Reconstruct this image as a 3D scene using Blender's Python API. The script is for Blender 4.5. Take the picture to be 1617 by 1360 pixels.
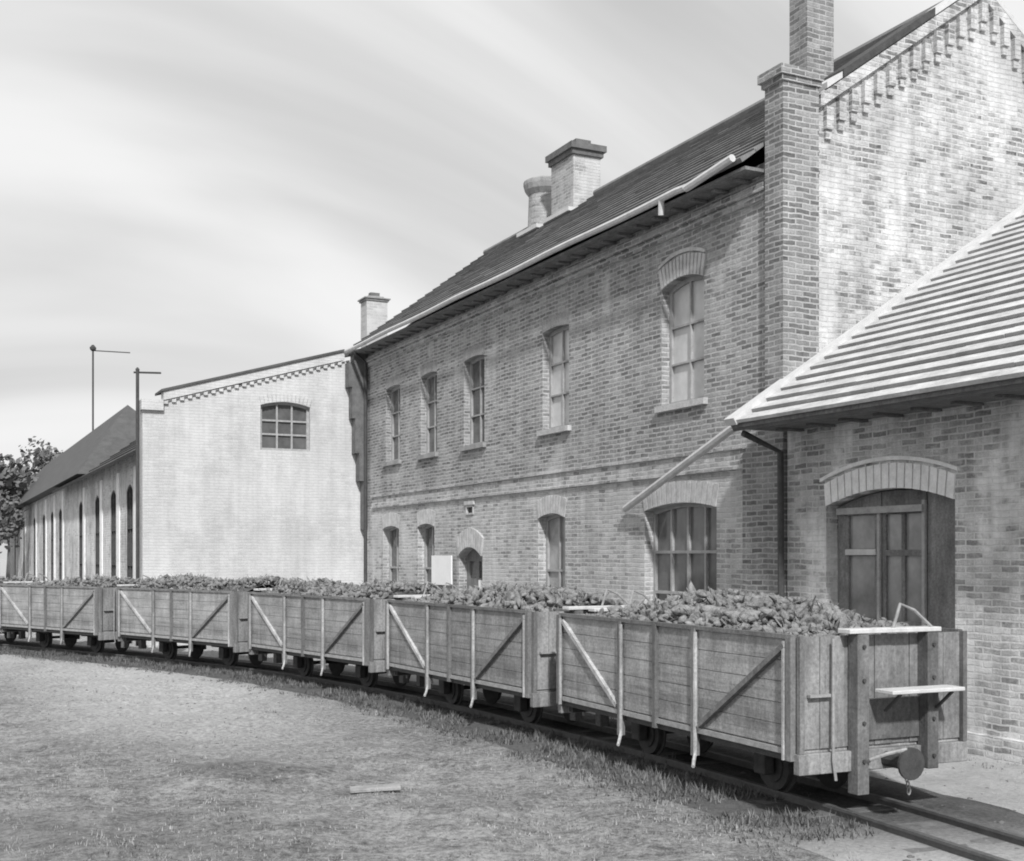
import bpy, bmesh, math, random
from mathutils import Vector, Matrix, noise
from mathutils.geometry import tessellate_polygon
R = math.radians
for o in list(bpy.data.objects): bpy.data.objects.remove(o)
scene = bpy.context.scene
COL = scene.collection
random.seed(7)

# ------------------------------------------------------------ camera
cam_d = bpy.data.cameras.new('camera'); cam = bpy.data.objects.new('camera', cam_d); COL.objects.link(cam)
cam.location = (0, 0, 2.4); cam.rotation_euler = (R(90), 0, 0)
cam_d.sensor_width = 36; cam_d.lens = 1900 / 1617 * 36; cam_d.shift_y = 200 / 1617
scene.cycles.filter_width = 1.9
cam_d.clip_start = 0.1; cam_d.clip_end = 3000
scene.camera = cam

# ------------------------------------------------------------ light
SUN_EL = 40.0
S = Vector((0.107, -0.994, 0)).normalized() * math.cos(R(SUN_EL)); S.z = math.sin(R(SUN_EL))
sl = bpy.data.lights.new('sun', 'SUN'); sun = bpy.data.objects.new('sun', sl); COL.objects.link(sun)
sl.energy = 4.2; sl.angle = R(3.0); sl.color = (1, 1, 1)
sun.rotation_euler = (-S).to_track_quat('-Z', 'Y').to_euler()
w = bpy.data.worlds.new('World'); scene.world = w; w.use_nodes = True
nt = w.node_tree; nt.nodes.clear()
def N(nt, t, **k):
    n = nt.nodes.new(t)
    for a, b in k.items():
        if a.startswith('i_'): n.inputs[a[2:].replace('_', ' ')].default_value = b
        else: setattr(n, a, b)
    return n
sky = N(nt, 'ShaderNodeTexSky', sky_type='NISHITA', sun_disc=False, sun_elevation=R(SUN_EL), sun_rotation=R(174), air_density=1.0, dust_density=2.0)
bw = N(nt, 'ShaderNodeRGBToBW'); nt.links.new(sky.outputs[0], bw.inputs[0])
tc = N(nt, 'ShaderNodeTexCoord')
sx = N(nt, 'ShaderNodeSeparateXYZ'); nt.links.new(tc.outputs['Generated'], sx.inputs[0])
def wm(op, a, b):
    n = N(nt, 'ShaderNodeMath', operation=op)
    for i, v in enumerate((a, b)):
        if isinstance(v, (int, float)): n.inputs[i].default_value = v
        else: nt.links.new(v, n.inputs[i])
    return n.outputs[0]
xs_ = wm('ADD', sx.outputs[0], 0.34)
q_ = wm('ADD', sx.outputs[2], wm('MULTIPLY', wm('MULTIPLY', xs_, xs_), 0.75))     # cloud bands arc over
cv = N(nt, 'ShaderNodeCombineXYZ'); nt.links.new(wm('MULTIPLY', sx.outputs[0], 0.9), cv.inputs[0]); nt.links.new(wm('MULTIPLY', sx.outputs[1], 0.9), cv.inputs[1]); nt.links.new(wm('MULTIPLY', q_, 4.6), cv.inputs[2])
nz = N(nt, 'ShaderNodeTexNoise', i_Scale=1.35, i_Detail=5.0, i_Roughness=0.42, i_Distortion=0.5); nt.links.new(cv.outputs[0], nz.inputs[0])
cr = N(nt, 'ShaderNodeMapRange', interpolation_type='SMOOTHSTEP'); cr.inputs[1].default_value = 0.30; cr.inputs[2].default_value = 0.70
nt.links.new(nz.outputs[0], cr.inputs[0])
mx = N(nt, 'ShaderNodeMix', data_type='FLOAT'); nt.links.new(cr.outputs[0], mx.inputs[0])
half = N(nt, 'ShaderNodeMath', operation='MULTIPLY_ADD'); half.inputs[1].default_value = 0.15; half.inputs[2].default_value = 4.6
nt.links.new(bw.outputs[0], half.inputs[0])
nt.links.new(half.outputs[0], mx.inputs[2]); mx.inputs[3].default_value = 8.3
bg = N(nt, 'ShaderNodeBackground'); bg.inputs[1].default_value = 0.11
nt.links.new(mx.outputs[0], bg.inputs[0])
wo = N(nt, 'ShaderNodeOutputWorld'); nt.links.new(bg.outputs[0], wo.inputs[0])
vs = scene.view_settings; vs.view_transform = 'Standard'; vs.look = 'None'; vs.gamma = 1; vs.exposure = 0.0; vs.use_curve_mapping = False

# ------------------------------------------------------------ materials
def newmat(name, rough=0.85):
    m = bpy.data.materials.new(name); m.use_nodes = True
    t = m.node_tree; b = t.nodes['Principled BSDF']; b.inputs['Roughness'].default_value = rough
    b.inputs['Specular IOR Level'].default_value = 0.25
    return m, t, b
def maprange(t, src, a, b, c, d):
    n = N(t, 'ShaderNodeMapRange'); n.inputs[1].default_value = a; n.inputs[2].default_value = b; n.inputs[3].default_value = c; n.inputs[4].default_value = d
    t.links.new(src, n.inputs[0]); return n.outputs[0]
def math_(t, op, a, b=None, clamp=False):
    n = N(t, 'ShaderNodeMath', operation=op, use_clamp=clamp)
    for i, v in enumerate((a, b)):
        if v is None: continue
        if isinstance(v, (int, float)): n.inputs[i].default_value = v
        else: t.links.new(v, n.inputs[i])
    return n.outputs[0]
def noise_(t, vec, scale, detail=4, rough=0.55, dist=0.0):
    n = N(t, 'ShaderNodeTexNoise', i_Scale=scale, i_Detail=float(detail), i_Roughness=rough, i_Distortion=dist)
    if vec is not None: t.links.new(vec, n.inputs[0])
    return n.outputs[0]
def mixf(t, fac, a, b):
    n = N(t, 'ShaderNodeMix', data_type='FLOAT')
    for i, v in ((0, fac), (2, a), (3, b)):
        if isinstance(v, (int, float)): n.inputs[i].default_value = v
        else: t.links.new(v, n.inputs[i])
    return n.outputs[0]
def bump(t, b, h, strength=0.5, dist=0.02):
    n = N(t, 'ShaderNodeBump', i_Strength=strength, i_Distance=dist); t.links.new(h, n.inputs['Height']); t.links.new(n.outputs[0], b.inputs['Normal'])
def grey(t, b, v): t.links.new(v, b.inputs['Base Color'])

def plain(name, base, var=0.25, scale=6.0, rough=0.8, bmp=0.3, metal=0.0, stretch=(1, 1, 1)):
    m, t, b = newmat(name, rough)
    tc = N(t, 'ShaderNodeTexCoord'); mp = N(t, 'ShaderNodeMapping'); mp.inputs['Scale'].default_value = stretch
    t.links.new(tc.outputs['Object'], mp.inputs[0])
    a = noise_(t, mp.outputs[0], scale, 6, 0.65)
    f = noise_(t, mp.outputs[0], scale * 7, 3, 0.7)
    v = maprange(t, math_(t, 'ADD', math_(t, 'MULTIPLY', a, 0.65), math_(t, 'MULTIPLY', f, 0.35)), 0.32, 0.68, base * (1 - var), base * (1 + var))
    grey(t, b, v); bump(t, b, f, bmp, 0.01); b.inputs['Metallic'].default_value = metal
    return m

def brick(name, c_lo, c_hi, mortar, row=0.082, patch=0.0, patch_col=0.6, stain=0.3, msize=0.013, bstr=0.7, worn=0.4):
    m, t, b = newmat(name, 0.92)
    tc = N(t, 'ShaderNodeTexCoord')
    sp = N(t, 'ShaderNodeSeparateXYZ'); t.links.new(tc.outputs['Object'], sp.inputs[0])
    sn = N(t, 'ShaderNodeSeparateXYZ'); t.links.new(tc.outputs['Normal'], sn.inputs[0])
    isx = math_(t, 'GREATER_THAN', math_(t, 'ABSOLUTE', sn.outputs[0]), 0.6)
    u = mixf(t, isx, sp.outputs[0], sp.outputs[1])
    wv = noise_(t, tc.outputs['Object'], 0.9, 3)
    wv2 = noise_(t, tc.outputs['Object'], 6.0, 2)
    z = math_(t, 'ADD', sp.outputs[2], math_(t, 'ADD', math_(t, 'MULTIPLY', math_(t, 'SUBTRACT', wv, 0.5), 0.07), math_(t, 'MULTIPLY', math_(t, 'SUBTRACT', wv2, 0.5), 0.035)))
    cb = N(t, 'ShaderNodeCombineXYZ'); t.links.new(u, cb.inputs[0]); t.links.new(z, cb.inputs[1])
    br = N(t, 'ShaderNodeTexBrick', offset=0.5, i_Scale=1.0)
    t.links.new(cb.outputs[0], br.inputs['Vector'])
    br.inputs['Color1'].default_value = (0, 0, 0, 1); br.inputs['Color2'].default_value = (1, 1, 1, 1); br.inputs['Mortar'].default_value = (0.5, 0.5, 0.5, 1)
    br.inputs['Mortar Size'].default_value = msize; br.inputs['Mortar Smooth'].default_value = 0.35
    br.inputs['Brick Width'].default_value = 0.27; br.inputs['Row Height'].default_value = row
    tone = N(t, 'ShaderNodeRGBToBW'); t.links.new(br.outputs['Color'], tone.inputs[0])
    n1 = noise_(t, tc.outputs['Object'], 9.0, 5, 0.7)
    nf = noise_(t, tc.outputs['Object'], 40.0, 3, 0.7)
    mpr = N(t, 'ShaderNodeMapping'); mpr.inputs['Scale'].default_value = (2.2, 2.2, 10.0); t.links.new(tc.outputs['Object'], mpr.inputs[0])
    nr = noise_(t, mpr.outputs[0], 1.3, 4, 0.75, 0.4)
    tn = math_(t, 'ADD', math_(t, 'ADD', math_(t, 'MULTIPLY', tone.outputs[0], 0.34), math_(t, 'MULTIPLY', n1, 0.33)), math_(t, 'MULTIPLY', nr, 0.33))
    bc = maprange(t, tn, 0.22, 0.74, c_lo, c_hi)
    bc = math_(t, 'MULTIPLY', bc, maprange(t, nf, 0.3, 0.7, 0.75, 1.25))
    erode = maprange(t, n1, 0.35, 0.65, 1.0, 1.0 - worn)
    fac = math_(t, 'MULTIPLY', br.outputs['Fac'], erode)
    v = mixf(t, fac, bc, mortar)
    if patch > 0:
        pn = noise_(t, tc.outputs['Object'], 0.8, 8, 0.72)
        pf = maprange(t, pn, 0.62 - 0.3 * patch, 0.72 - 0.3 * patch, 0, 0.8)
        v = mixf(t, math_(t, 'MULTIPLY', pf, maprange(t, br.outputs['Fac'], 0, 1, 1, 0.45)), v, patch_col)
    st = noise_(t, tc.outputs['Object'], 0.45, 6, 0.65)
    v = math_(t, 'MULTIPLY', v, maprange(t, st, 0.3, 0.7, 1 - stain, 1 + stain))
    mps = N(t, 'ShaderNodeMapping'); mps.inputs['Scale'].default_value = (3.0, 3.0, 0.35); t.links.new(tc.outputs['Object'], mps.inputs[0])
    sk = noise_(t, mps.outputs[0], 1.4, 5, 0.7)
    v = math_(t, 'MULTIPLY', v, maprange(t, sk, 0.3, 0.7, 1 - stain*.7, 1 + stain*.6))
    grey(t, b, v)
    h = math_(t, 'ADD', math_(t, 'MULTIPLY', br.outputs['Fac'], -1.0), math_(t, 'MULTIPLY', nf, 0.6))
    bump(t, b, h, bstr, 0.02)
    return m

def planks(name, base, axis, width, var=0.3, rough=0.85):
    m, t, b = newmat(name, rough)
    tc = N(t, 'ShaderNodeTexCoord'); mp = N(t, 'ShaderNodeMapping')
    mp.inputs['Scale'].default_value = {'x': (1, 14, 14), 'z': (14, 14, 1)}[axis]
    t.links.new(tc.outputs['Object'], mp.inputs[0])
    g = noise_(t, mp.outputs[0], 1.6, 6, 0.65, 0.3)
    d = noise_(t, tc.outputs['Object'], 2.2, 6, 0.7)
    sp = N(t, 'ShaderNodeSeparateXYZ'); t.links.new(tc.outputs['Object'], sp.inputs[0])
    k = math_(t, 'FLOOR', math_(t, 'DIVIDE', sp.outputs[2 if axis == 'x' else 1], width))
    wn = N(t, 'ShaderNodeTexWhiteNoise', noise_dimensions='1D'); t.links.new(k, wn.inputs['W'])
    s = math_(t, 'ADD', math_(t, 'ADD', math_(t, 'MULTIPLY', g, 0.4), math_(t, 'MULTIPLY', d, 0.45)), math_(t, 'MULTIPLY', wn.outputs[0], 0.15))
    v = maprange(t, s, 0.3, 0.7, base * (1 - var), base * (1 + var))
    mg = N(t, 'ShaderNodeMapping'); mg.inputs['Scale'].default_value = (2.5, 2.5, 0.7); t.links.new(tc.outputs['Object'], mg.inputs[0])
    gr = noise_(t, mg.outputs[0], 1.8, 7, 0.75)
    sp_n = noise_(t, tc.outputs['Object'], 30, 3, 0.7)
    v = math_(t, 'MULTIPLY', v, maprange(t, gr, 0.3, 0.7, 0.62, 1.32))
    v = math_(t, 'MULTIPLY', v, maprange(t, sp_n, 0.3, 0.7, 0.75, 1.25))
    oi = N(t, 'ShaderNodeObjectInfo'); v = math_(t, 'MULTIPLY', v, maprange(t, oi.outputs['Random'], 0, 1, 0.86, 1.16))
    grey(t, b, v); bump(t, b, math_(t, 'ADD', g, math_(t, 'MULTIPLY', sp_n, .5)), 0.6, 0.012)
    return m

M = {}
M['facade_up'] = brick('sooty_brick', 0.09, 0.38, 0.50, patch=0.3, patch_col=0.46, stain=0.25, msize=0.017, worn=0.7)
M['facade_low'] = brick('dusty_brick', 0.14, 0.54, 0.60, patch=0.45, patch_col=0.52, stain=0.25, msize=0.015, worn=0.7)
M['gable'] = brick('worn_pale_brick', 0.04, 0.60, 0.58, patch=0.5, patch_col=0.62, stain=0.3, msize=0.016, worn=0.9)
M['pier'] = brick('pier_brick', 0.07, 0.34, 0.42, patch=0.05, patch_col=0.5, stain=0.25, msize=0.015)
M['shed'] = brick('limewashed_brick', 0.13, 0.66, 0.66, patch=0.45, patch_col=0.76, stain=0.32, msize=0.014)
M['chimney'] = brick('chimney_brick', 0.15, 0.48, 0.5, patch=0.6, patch_col=0.52, stain=0.25)
M['chimney_dark'] = brick('sooty_chimney_brick', 0.10, 0.34, 0.40, patch=0.0, stain=0.4)
M['chimney_pale'] = brick('plastered_chimney', 0.36, 0.55, 0.5, patch=0.5, patch_col=0.55, stain=0.12, bstr=0.2)
M['wing'] = brick('whitewashed_wall', 0.44, 0.55, 0.47, patch=0.6, patch_col=0.57, stain=0.14, bstr=0.4)
M['workshop'] = brick('workshop_brick', 0.26, 0.66, 0.6, patch=0.6, patch_col=0.62, stain=0.4)
M['arch'] = plain('arch_stone', 0.46, 0.35, 5, bmp=0.6)
M['arch_white'] = plain('arch_whitewash', 0.80, 0.2, 5, bmp=0.5)
M['arch_dark'] = plain('arch_sooty', 0.30, 0.4, 5, bmp=0.6)
M['soot'] = plain('sooted_brick', 0.14, 0.4, 5, bmp=0.6)
M['plaster_trim'] = plain('plaster_trim', 0.55, 0.15, 4, bmp=0.3)
M['roof'] = plain('dark_roofing', 0.185, 0.3, 2.5, bmp=0.5)
M['roof_far'] = plain('far_roofing', 0.095, 0.3, 2.5, bmp=0.5)
M['felt'] = plain('roofing_felt', 0.12, 0.35, 3, bmp=0.4)
M['slab'] = plain('pale_roof_slab', 0.50, 0.35, 4, bmp=0.5, stretch=(0.5, 1, 1))
M['paintwood'] = plain('painted_wood_pale', 0.55, 0.2, 6, bmp=0.2)
M['greywood'] = plain('grey_wood_frame', 0.34, 0.3, 8, bmp=0.3)
M['darkwood'] = planks('dark_door_boards', 0.22, 'z', 0.14)
M['soffit'] = planks('soffit_boards', 0.18, 'x', 0.15)
M['iron'] = plain('dark_iron', 0.06, 0.4, 10, rough=0.6, bmp=0.3)
M['iron_light'] = plain('worn_iron', 0.30, 0.4, 10, rough=0.6, bmp=0.3)
M['rail'] = plain('rail_steel', 0.11, 0.3, 10, rough=0.5, bmp=0.2)
M['wboards'] = planks('wagon_side_boards', 0.25, 'x', 0.2, 0.42)
M['eboards'] = planks('wagon_end_boards', 0.24, 'z', 0.22, 0.4)
M['wpost'] = planks('wagon_posts', 0.15, 'z', 0.4, 0.35)
M['wposts_light'] = planks('wagon_strap', 0.31, 'z', 0.4, 0.45)
M['step'] = plain('worn_step_board', 0.55, 0.2, 8)
M['beet'] = plain('beet_skin', 0.19, 0.85, 9, bmp=0.6)
M['beet_shade'] = plain('beet_gap_shade', 0.10, 0.5, 6, bmp=0.5)  # dark filler sheet, shade between the beets put into its colour
M['sleeper'] = plain('tarred_sleeper', 0.16, 0.4, 8)
M['bark'] = plain('bark', 0.14, 0.3, 8)
M['white'] = plain('white_board', 0.80, 0.06, 4, bmp=0.1)
M['interior'] = plain('interior_dark', 0.05, 0.2, 2)

def glass(name, base, rough=0.12, var=0.3):
    m, t, b = newmat(name, rough)
    tc = N(t, 'ShaderNodeTexCoord'); n = noise_(t, tc.outputs['Object'], 3.0, 4)
    oi = N(t, 'ShaderNodeObjectInfo'); grey(t, b, math_(t, 'MULTIPLY', maprange(t, n, 0.3, 0.7, base * (1 - var), base * (1 + var)), maprange(t, oi.outputs['Random'], 0, 1, 0.8, 1.25)))
    b.inputs['Specular IOR Level'].default_value = 0.5
    return m
M['pane_dark'] = glass('dusty_dark_glass', 0.11)
M['pane_pale'] = glass('pale_glass', 0.56, 0.2, 0.15)  # pale tone over the whole pane
M['pane_mid'] = glass('dusty_glass', 0.26)

def foliage(name, lo, hi):
    m, t, b = newmat(name, 0.7)
    oi = N(t, 'ShaderNodeTexCoord'); n = noise_(t, oi.outputs['Object'], 1.5, 3)
    f = noise_(t, oi.outputs['Object'], 20, 2)
    grey(t, b, maprange(t, math_(t, 'ADD', math_(t, 'MULTIPLY', n, 0.5), math_(t, 'MULTIPLY', f, 0.5)), 0.3, 0.7, lo, hi))
    return m
M['leaf'] = foliage('leaves', 0.07, 0.2)
M['grass'] = foliage('grass_blades', 0.10, 0.42)

# ground
OA, AX, BX = Vector((4.09, 18, 0)), Vector((-.4406, .8977, 0)), Vector((.8977, .4406, 0))
def ground_mat():
    m, t, b = newmat('yard_earth', 0.95)
    tc = N(t, 'ShaderNodeTexCoord'); P = tc.outputs['Object']
    sp = N(t, 'ShaderNodeSeparateXYZ'); t.links.new(P, sp.inputs[0]); X, Y = sp.outputs[0], sp.outputs[1]
    n1 = noise_(t, P, 0.35, 5, 0.6); n2 = noise_(t, P, 2.2, 6, 0.7); n3 = noise_(t, P, 14, 4, 0.75); n4 = noise_(t, P, 60, 3, 0.7)
    s = math_(t, 'ADD', math_(t, 'ADD', math_(t, 'MULTIPLY', n1, 0.15), math_(t, 'MULTIPLY', n2, 0.25)), math_(t, 'ADD', math_(t, 'MULTIPLY', n3, 0.36), math_(t, 'MULTIPLY', n4, 0.24)))
    v = maprange(t, s, 0.42, 0.58, 0.08, 0.39)
    def blob(cx, cy, dx, dy, hl, hw, soft=0.5):
        L = math.hypot(dx, dy); dx /= L; dy /= L
        x = math_(t, 'SUBTRACT', X, cx); y = math_(t, 'SUBTRACT', Y, cy)
        p = math_(t, 'DIVIDE', math_(t, 'ADD', math_(t, 'MULTIPLY', x, dx), math_(t, 'MULTIPLY', y, dy)), hl)
        q = math_(t, 'DIVIDE', math_(t, 'SUBTRACT', math_(t, 'MULTIPLY', x, dy), math_(t, 'MULTIPLY', y, dx)), hw)
        r = math_(t, 'ADD', math_(t, 'MULTIPLY', p, p), math_(t, 'MULTIPLY', q, q))
        r = math_(t, 'ADD', r, math_(t, 'MULTIPLY', math_(t, 'SUBTRACT', n2, 0.5), 1.6))
        return maprange(t, r, 0.1, 1.2, 1, 0)
    # worn pale track along the train, trodden far yard, dark patches
    v = mixf(t, math_(t, 'MULTIPLY', blob(-6.6, 23, 4.5, -11.5, 9, 2.6), 0.6), v, math_(t, 'MULTIPLY', n3, 1.05))
    v = mixf(t, math_(t, 'MULTIPLY', blob(-16, 32, 1, -0.3, 13, 9), 0.6), v, math_(t, 'MULTIPLY', n3, 1.0))
    v = mixf(t, math_(t, 'MULTIPLY', blob(-4.3, 10.2, 1, 0, 3.0, 1.6), 0.5), v, math_(t, 'MULTIPLY', n3, 0.2))
    v = mixf(t, math_(t, 'MULTIPLY', blob(-3.0, 13.3, 1, -0.1, 0.8, 0.7), 0.5), v, math_(t, 'MULTIPLY', n3, 0.2))
    # pale sand between the track and the walls
    yl = math_(t, 'ADD', math_(t, 'MULTIPLY', math_(t, 'SUBTRACT', X, 4.09), -.8977), math_(t, 'MULTIPLY', math_(t, 'SUBTRACT', Y, 18), -.4406))
    e = math_(t, 'ADD', yl, math_(t, 'MULTIPLY', math_(t, 'SUBTRACT', n2, 0.5), 1.2))
    pf = maprange(t, e, 3.5, 2.9, 0, 0.88)
    v = mixf(t, pf, v, maprange(t, math_(t, 'ADD', math_(t, 'MULTIPLY', n2, .5), math_(t, 'MULTIPLY', n3, .5)), 0.3, 0.7, 0.32, 0.56))
    grey(t, b, v)
    h = math_(t, 'ADD', n3, math_(t, 'MULTIPLY', n4, 0.5)); bump(t, b, h, 0.9, 0.035)
    return m
M['ground'] = ground_mat()
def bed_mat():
    m, t, b = newmat('painted_shade_bed', 0.95); tc = N(t, 'ShaderNodeTexCoord'); P = tc.outputs['Object']
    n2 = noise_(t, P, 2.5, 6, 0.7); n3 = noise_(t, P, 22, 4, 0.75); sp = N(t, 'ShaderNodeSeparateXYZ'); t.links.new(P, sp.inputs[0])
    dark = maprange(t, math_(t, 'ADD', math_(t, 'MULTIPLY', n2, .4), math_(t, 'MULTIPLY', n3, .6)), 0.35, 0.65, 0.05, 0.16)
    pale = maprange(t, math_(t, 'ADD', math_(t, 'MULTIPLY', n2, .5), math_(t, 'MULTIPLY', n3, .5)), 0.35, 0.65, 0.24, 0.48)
    f = maprange(t, math_(t, 'ADD', sp.outputs[1], math_(t, 'MULTIPLY', n2, 1.5)), 10.2, 11.6, 0, 1)  # shade below the train painted into the bed from the front wagon on
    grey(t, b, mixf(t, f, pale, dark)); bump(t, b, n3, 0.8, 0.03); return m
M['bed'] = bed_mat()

# ------------------------------------------------------------ mesh helpers
class MB:
    def __init__(s): s.bm = bmesh.new()
    def box(s, x0, x1, y0, y1, z0, z1, mat=None):
        vs = [s.bm.verts.new(Vector(p)) for p in ((x0,y0,z0),(x1,y0,z0),(x1,y1,z0),(x0,y1,z0),(x0,y0,z1),(x1,y0,z1),(x1,y1,z1),(x0,y1,z1))]
        if mat is not None:
            for v in vs: v.co = mat @ v.co
        for f in ((0,3,2,1),(4,5,6,7),(0,1,5,4),(1,2,6,5),(2,3,7,6),(3,0,4,7)): s.bm.faces.new([vs[i] for i in f])
        return s
    def bar(s, p, q, wd, th, up=(0, 0, 1)):
        p, q = Vector(p), Vector(q); d = (q - p); L = d.length; d.normalize()
        sd = d.cross(Vector(up)).normalized(); u2 = sd.cross(d)
        m = Matrix(((d.x, sd.x, u2.x, p.x), (d.y, sd.y, u2.y, p.y), (d.z, sd.z, u2.z, p.z), (0, 0, 0, 1)))
        return s.box(0, L, -wd/2, wd/2, -th/2, th/2, m)
    def tube(s, pts, r, n=8, caps=True):
        pts = [Vector(p) for p in pts]; rs = r if isinstance(r, (list, tuple)) else [r]*len(pts); rings = []
        for i, p in enumerate(pts):
            d = (pts[min(i+1, len(pts)-1)] - pts[max(i-1, 0)]).normalized()
            a = d.orthogonal().normalized() if i == 0 else (pa - d*pa.dot(d)).normalized()
            pa = a; bb = d.cross(a)
            rings.append([s.bm.verts.new(p + rs[i]*(a*math.cos(2*math.pi*k/n) + bb*math.sin(2*math.pi*k/n))) for k in range(n)])
        for i in range(len(rings)-1):
            for k in range(n): s.bm.faces.new((rings[i][k], rings[i][(k+1)%n], rings[i+1][(k+1)%n], rings[i+1][k]))
        if caps: s.bm.faces.new(rings[0][::-1]); s.bm.faces.new(rings[-1])
        return s
    def prism(s, pts, ax, c0, c1):
        # pts 2D loop; ax 'y': (x,z) plane, 'x': (y,z) plane
        return s.plate([pts], ax, c0, c1)
    def plate(s, loops, ax, c0, c1):
        f = (lambda p, c: Vector((p[0], c, p[1]))) if ax == 'y' else (lambda p, c: Vector((c, p[0], p[1])))
        flat = [p for l in loops for p in l]
        tris = tessellate_polygon([[Vector((p[0], p[1], 0)) for p in l] for l in loops])
        A = [s.bm.verts.new(f(p, c0)) for p in flat]; B = [s.bm.verts.new(f(p, c1)) for p in flat]
        nf = []
        for t in tris:
            try: nf.append(s.bm.faces.new([A[i] for i in t])); nf.append(s.bm.faces.new([B[i] for i in reversed(t)]))
            except ValueError: pass
        o = 0
        for l in loops:
            n = len(l)
            for i in range(n):
                j = (i+1) % n; nf.append(s.bm.faces.new((A[o+i], A[o+j], B[o+j], B[o+i])))
            o += n
        bmesh.ops.recalc_face_normals(s.bm, faces=nf)
        return s
    def build(s, name, mat, parent=None, smooth=False, bevel=0.0):
        me = bpy.data.meshes.new(name)
        if bevel:
            bmesh.ops.bevel(s.bm, geom=list(s.bm.edges), offset=bevel, segments=1, affect='EDGES')
        s.bm.to_mesh(me); s.bm.free()
        if smooth:
            for p in me.polygons: p.use_smooth = True
        me.materials.append(M[mat]); o = bpy.data.objects.new(name, me); COL.objects.link(o)
        if parent: o.parent = parent
        return o
def tag(o, label=None, cat=None, group=None, kind=None):
    for k, v in (('label', label), ('category', cat), ('group', group), ('kind', kind)):
        if v: o[k] = v
    return o
def empty(name, label=None, cat=None, loc=(0,0,0), rz=0, group=None):
    o = bpy.data.objects.new(name, None); COL.objects.link(o); o.location = loc; o.rotation_euler = (0, 0, rz); o.empty_display_size = .3
    return tag(o, label, cat, group)
def copy_tree(o, parent=None):
    c = o.copy(); COL.objects.link(c)
    if parent: c.parent = parent
    for ch in o.children: copy_tree(ch, c)
    return c

ROT = math.atan2(.8977, -.4406)
def L2W(x, y, z=0): return OA + AX*x - BX*y + Vector((0, 0, z))

def arch_loop(xa, xb, za, zs, rise, n=10):
    pts = [(xa, za), (xb, za)]
    m, h = (xa+xb)/2, (xb-xa)/2
    if rise <= 0: return pts + [(xb, zs), (xa, zs)]
    return pts + [(m + h*math.cos(math.pi*k/n) if 0 else xb + (xa-xb)*k/n, zs + rise*(1-((xb+(xa-xb)*k/n-m)/h)**2)) for k in range(n+1)]
def arch_ring(b, xa, xb, zs, rise, th, y0, y1, ax='y', nseg=11, gap=0.013, flare=0.12):
    m, h = (xa+xb)/2, (xb-xa)/2
    def lo(t): x = xa+(xb-xa)*t; return (x, zs+rise*(1-((x-m)/h)**2))
    def hi(t):
        x = m+(xa-m-flare*th*2)*(1-t)*1.0 + (xb-m+flare*th*2)*t; hh = h+flare*th*2
        return (x, zs+th+rise*1.1*(1-((x-m)/hh)**2))
    for i in range(nseg):
        t0, t1 = i/nseg, (i+1)/nseg; g = gap/(xb-xa)
        b.plate([[lo(t0+g), lo(t1-g), hi(t1-g), hi(t0+g)]], ax, y0, y1)
def window(parent, xa, xb, za, zs, rise, yf, cols, rows, pane, ax='y', sill=True, fr=0.07, framemat='greywood', bar=0.035, depth=0.07, sgn=1, sillmat='arch', silly=0.09, wall=0.0):
    # yf: front of the frame; sgn: outward direction on that axis
    b = MB(); outer = arch_loop(xa, xb, za, zs, rise); m, h = (xa+xb)/2, (xb-xa)/2
    top = lambda x: zs + rise*(1-((x-m)/h)**2)
    holes = []
    for c in range(cols):
        x0 = xa+fr + (xb-xa-2*fr)*c/cols + (bar/2 if c else 0); x1 = xa+fr + (xb-xa-2*fr)*(c+1)/cols - (bar/2 if c < cols-1 else 0)
        for r in range(rows):
            zt = zs - fr*0.3
            z0 = za+fr + (zt-za-fr)*r/rows + (bar/2 if r else 0); z1 = za+fr + (zt-za-fr)*(r+1)/rows - (bar/2 if r < rows-1 else 0)
            if r == rows-1 and rise > 0:
                holes.append([(x0, z0), (x1, z0)] + [(x1+(x0-x1)*k/4, top(x1+(x0-x1)*k/4)-fr) for k in range(5)])
            else: holes.append([(x0, z0), (x1, z0), (x1, z1), (x0, z1)])
    b.plate([outer]+holes, ax, yf, yf - sgn*depth)
    f = b.build('window', framemat, parent)
    p = MB(); p.plate([outer], ax, yf - sgn*depth*0.75, yf - sgn*(depth*0.75+.006)); 
    # slightly inset so that edges do not coincide with the frame
    p.build('pane', pane, f)
    if sill:
        s_ = MB()
        if ax == 'y': s_.box(xa-.1, xb+.1, yf-sgn*.02, wall+sgn*silly, za-.11, za-.004)
        else: s_.box(yf-sgn*.02, wall+sgn*silly, xa-.1, xb+.1, za-.11, za-.004)
        bmesh.ops.recalc_face_normals(s_.bm, faces=s_.bm.faces[:]); s_.build('sill', sillmat, f)
    return f

# ============================================================ SETTING
def track_pts():
    P = [(8.6, -3.0), (6.54, 2.5), (3.70, 10.157)]
    return P
# wagons: near front corner, heading (deg left of +Y)
WL, WW = 4.6, 1.945
WAG = [((2.49, 10.60), 24.3), ((.24, 15.40), 29.1), ((-2.38, 20.0), 37.0), ((-5.60, 24.2), 46.5), ((-9.54, 27.75), 50.0), ((-13.6, 31.1), 52.5)]
def wframe(i):
    (cx, cy), th = WAG[i]; th = R(th)
    d = Vector((-math.sin(th), math.cos(th), 0)); p = Vector((math.cos(th), math.sin(th), 0))
    return Vector((cx, cy, 0)) + p*(WW/2), d, p, th
pts = [Vector((9.4, -5.5, 0)), Vector((6.54, 2.5, 0)), Vector((3.70, 10.157, 0))]
for i in range(len(WAG)):
    o_, d_, p_, _ = wframe(i); pts += [o_ + d_*0.9, o_ + d_*3.7]
o_, d_, p_, _ = wframe(5)
pts += [o_ + d_*10, o_ + d_*18 + p_*(-1.0)]
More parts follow.
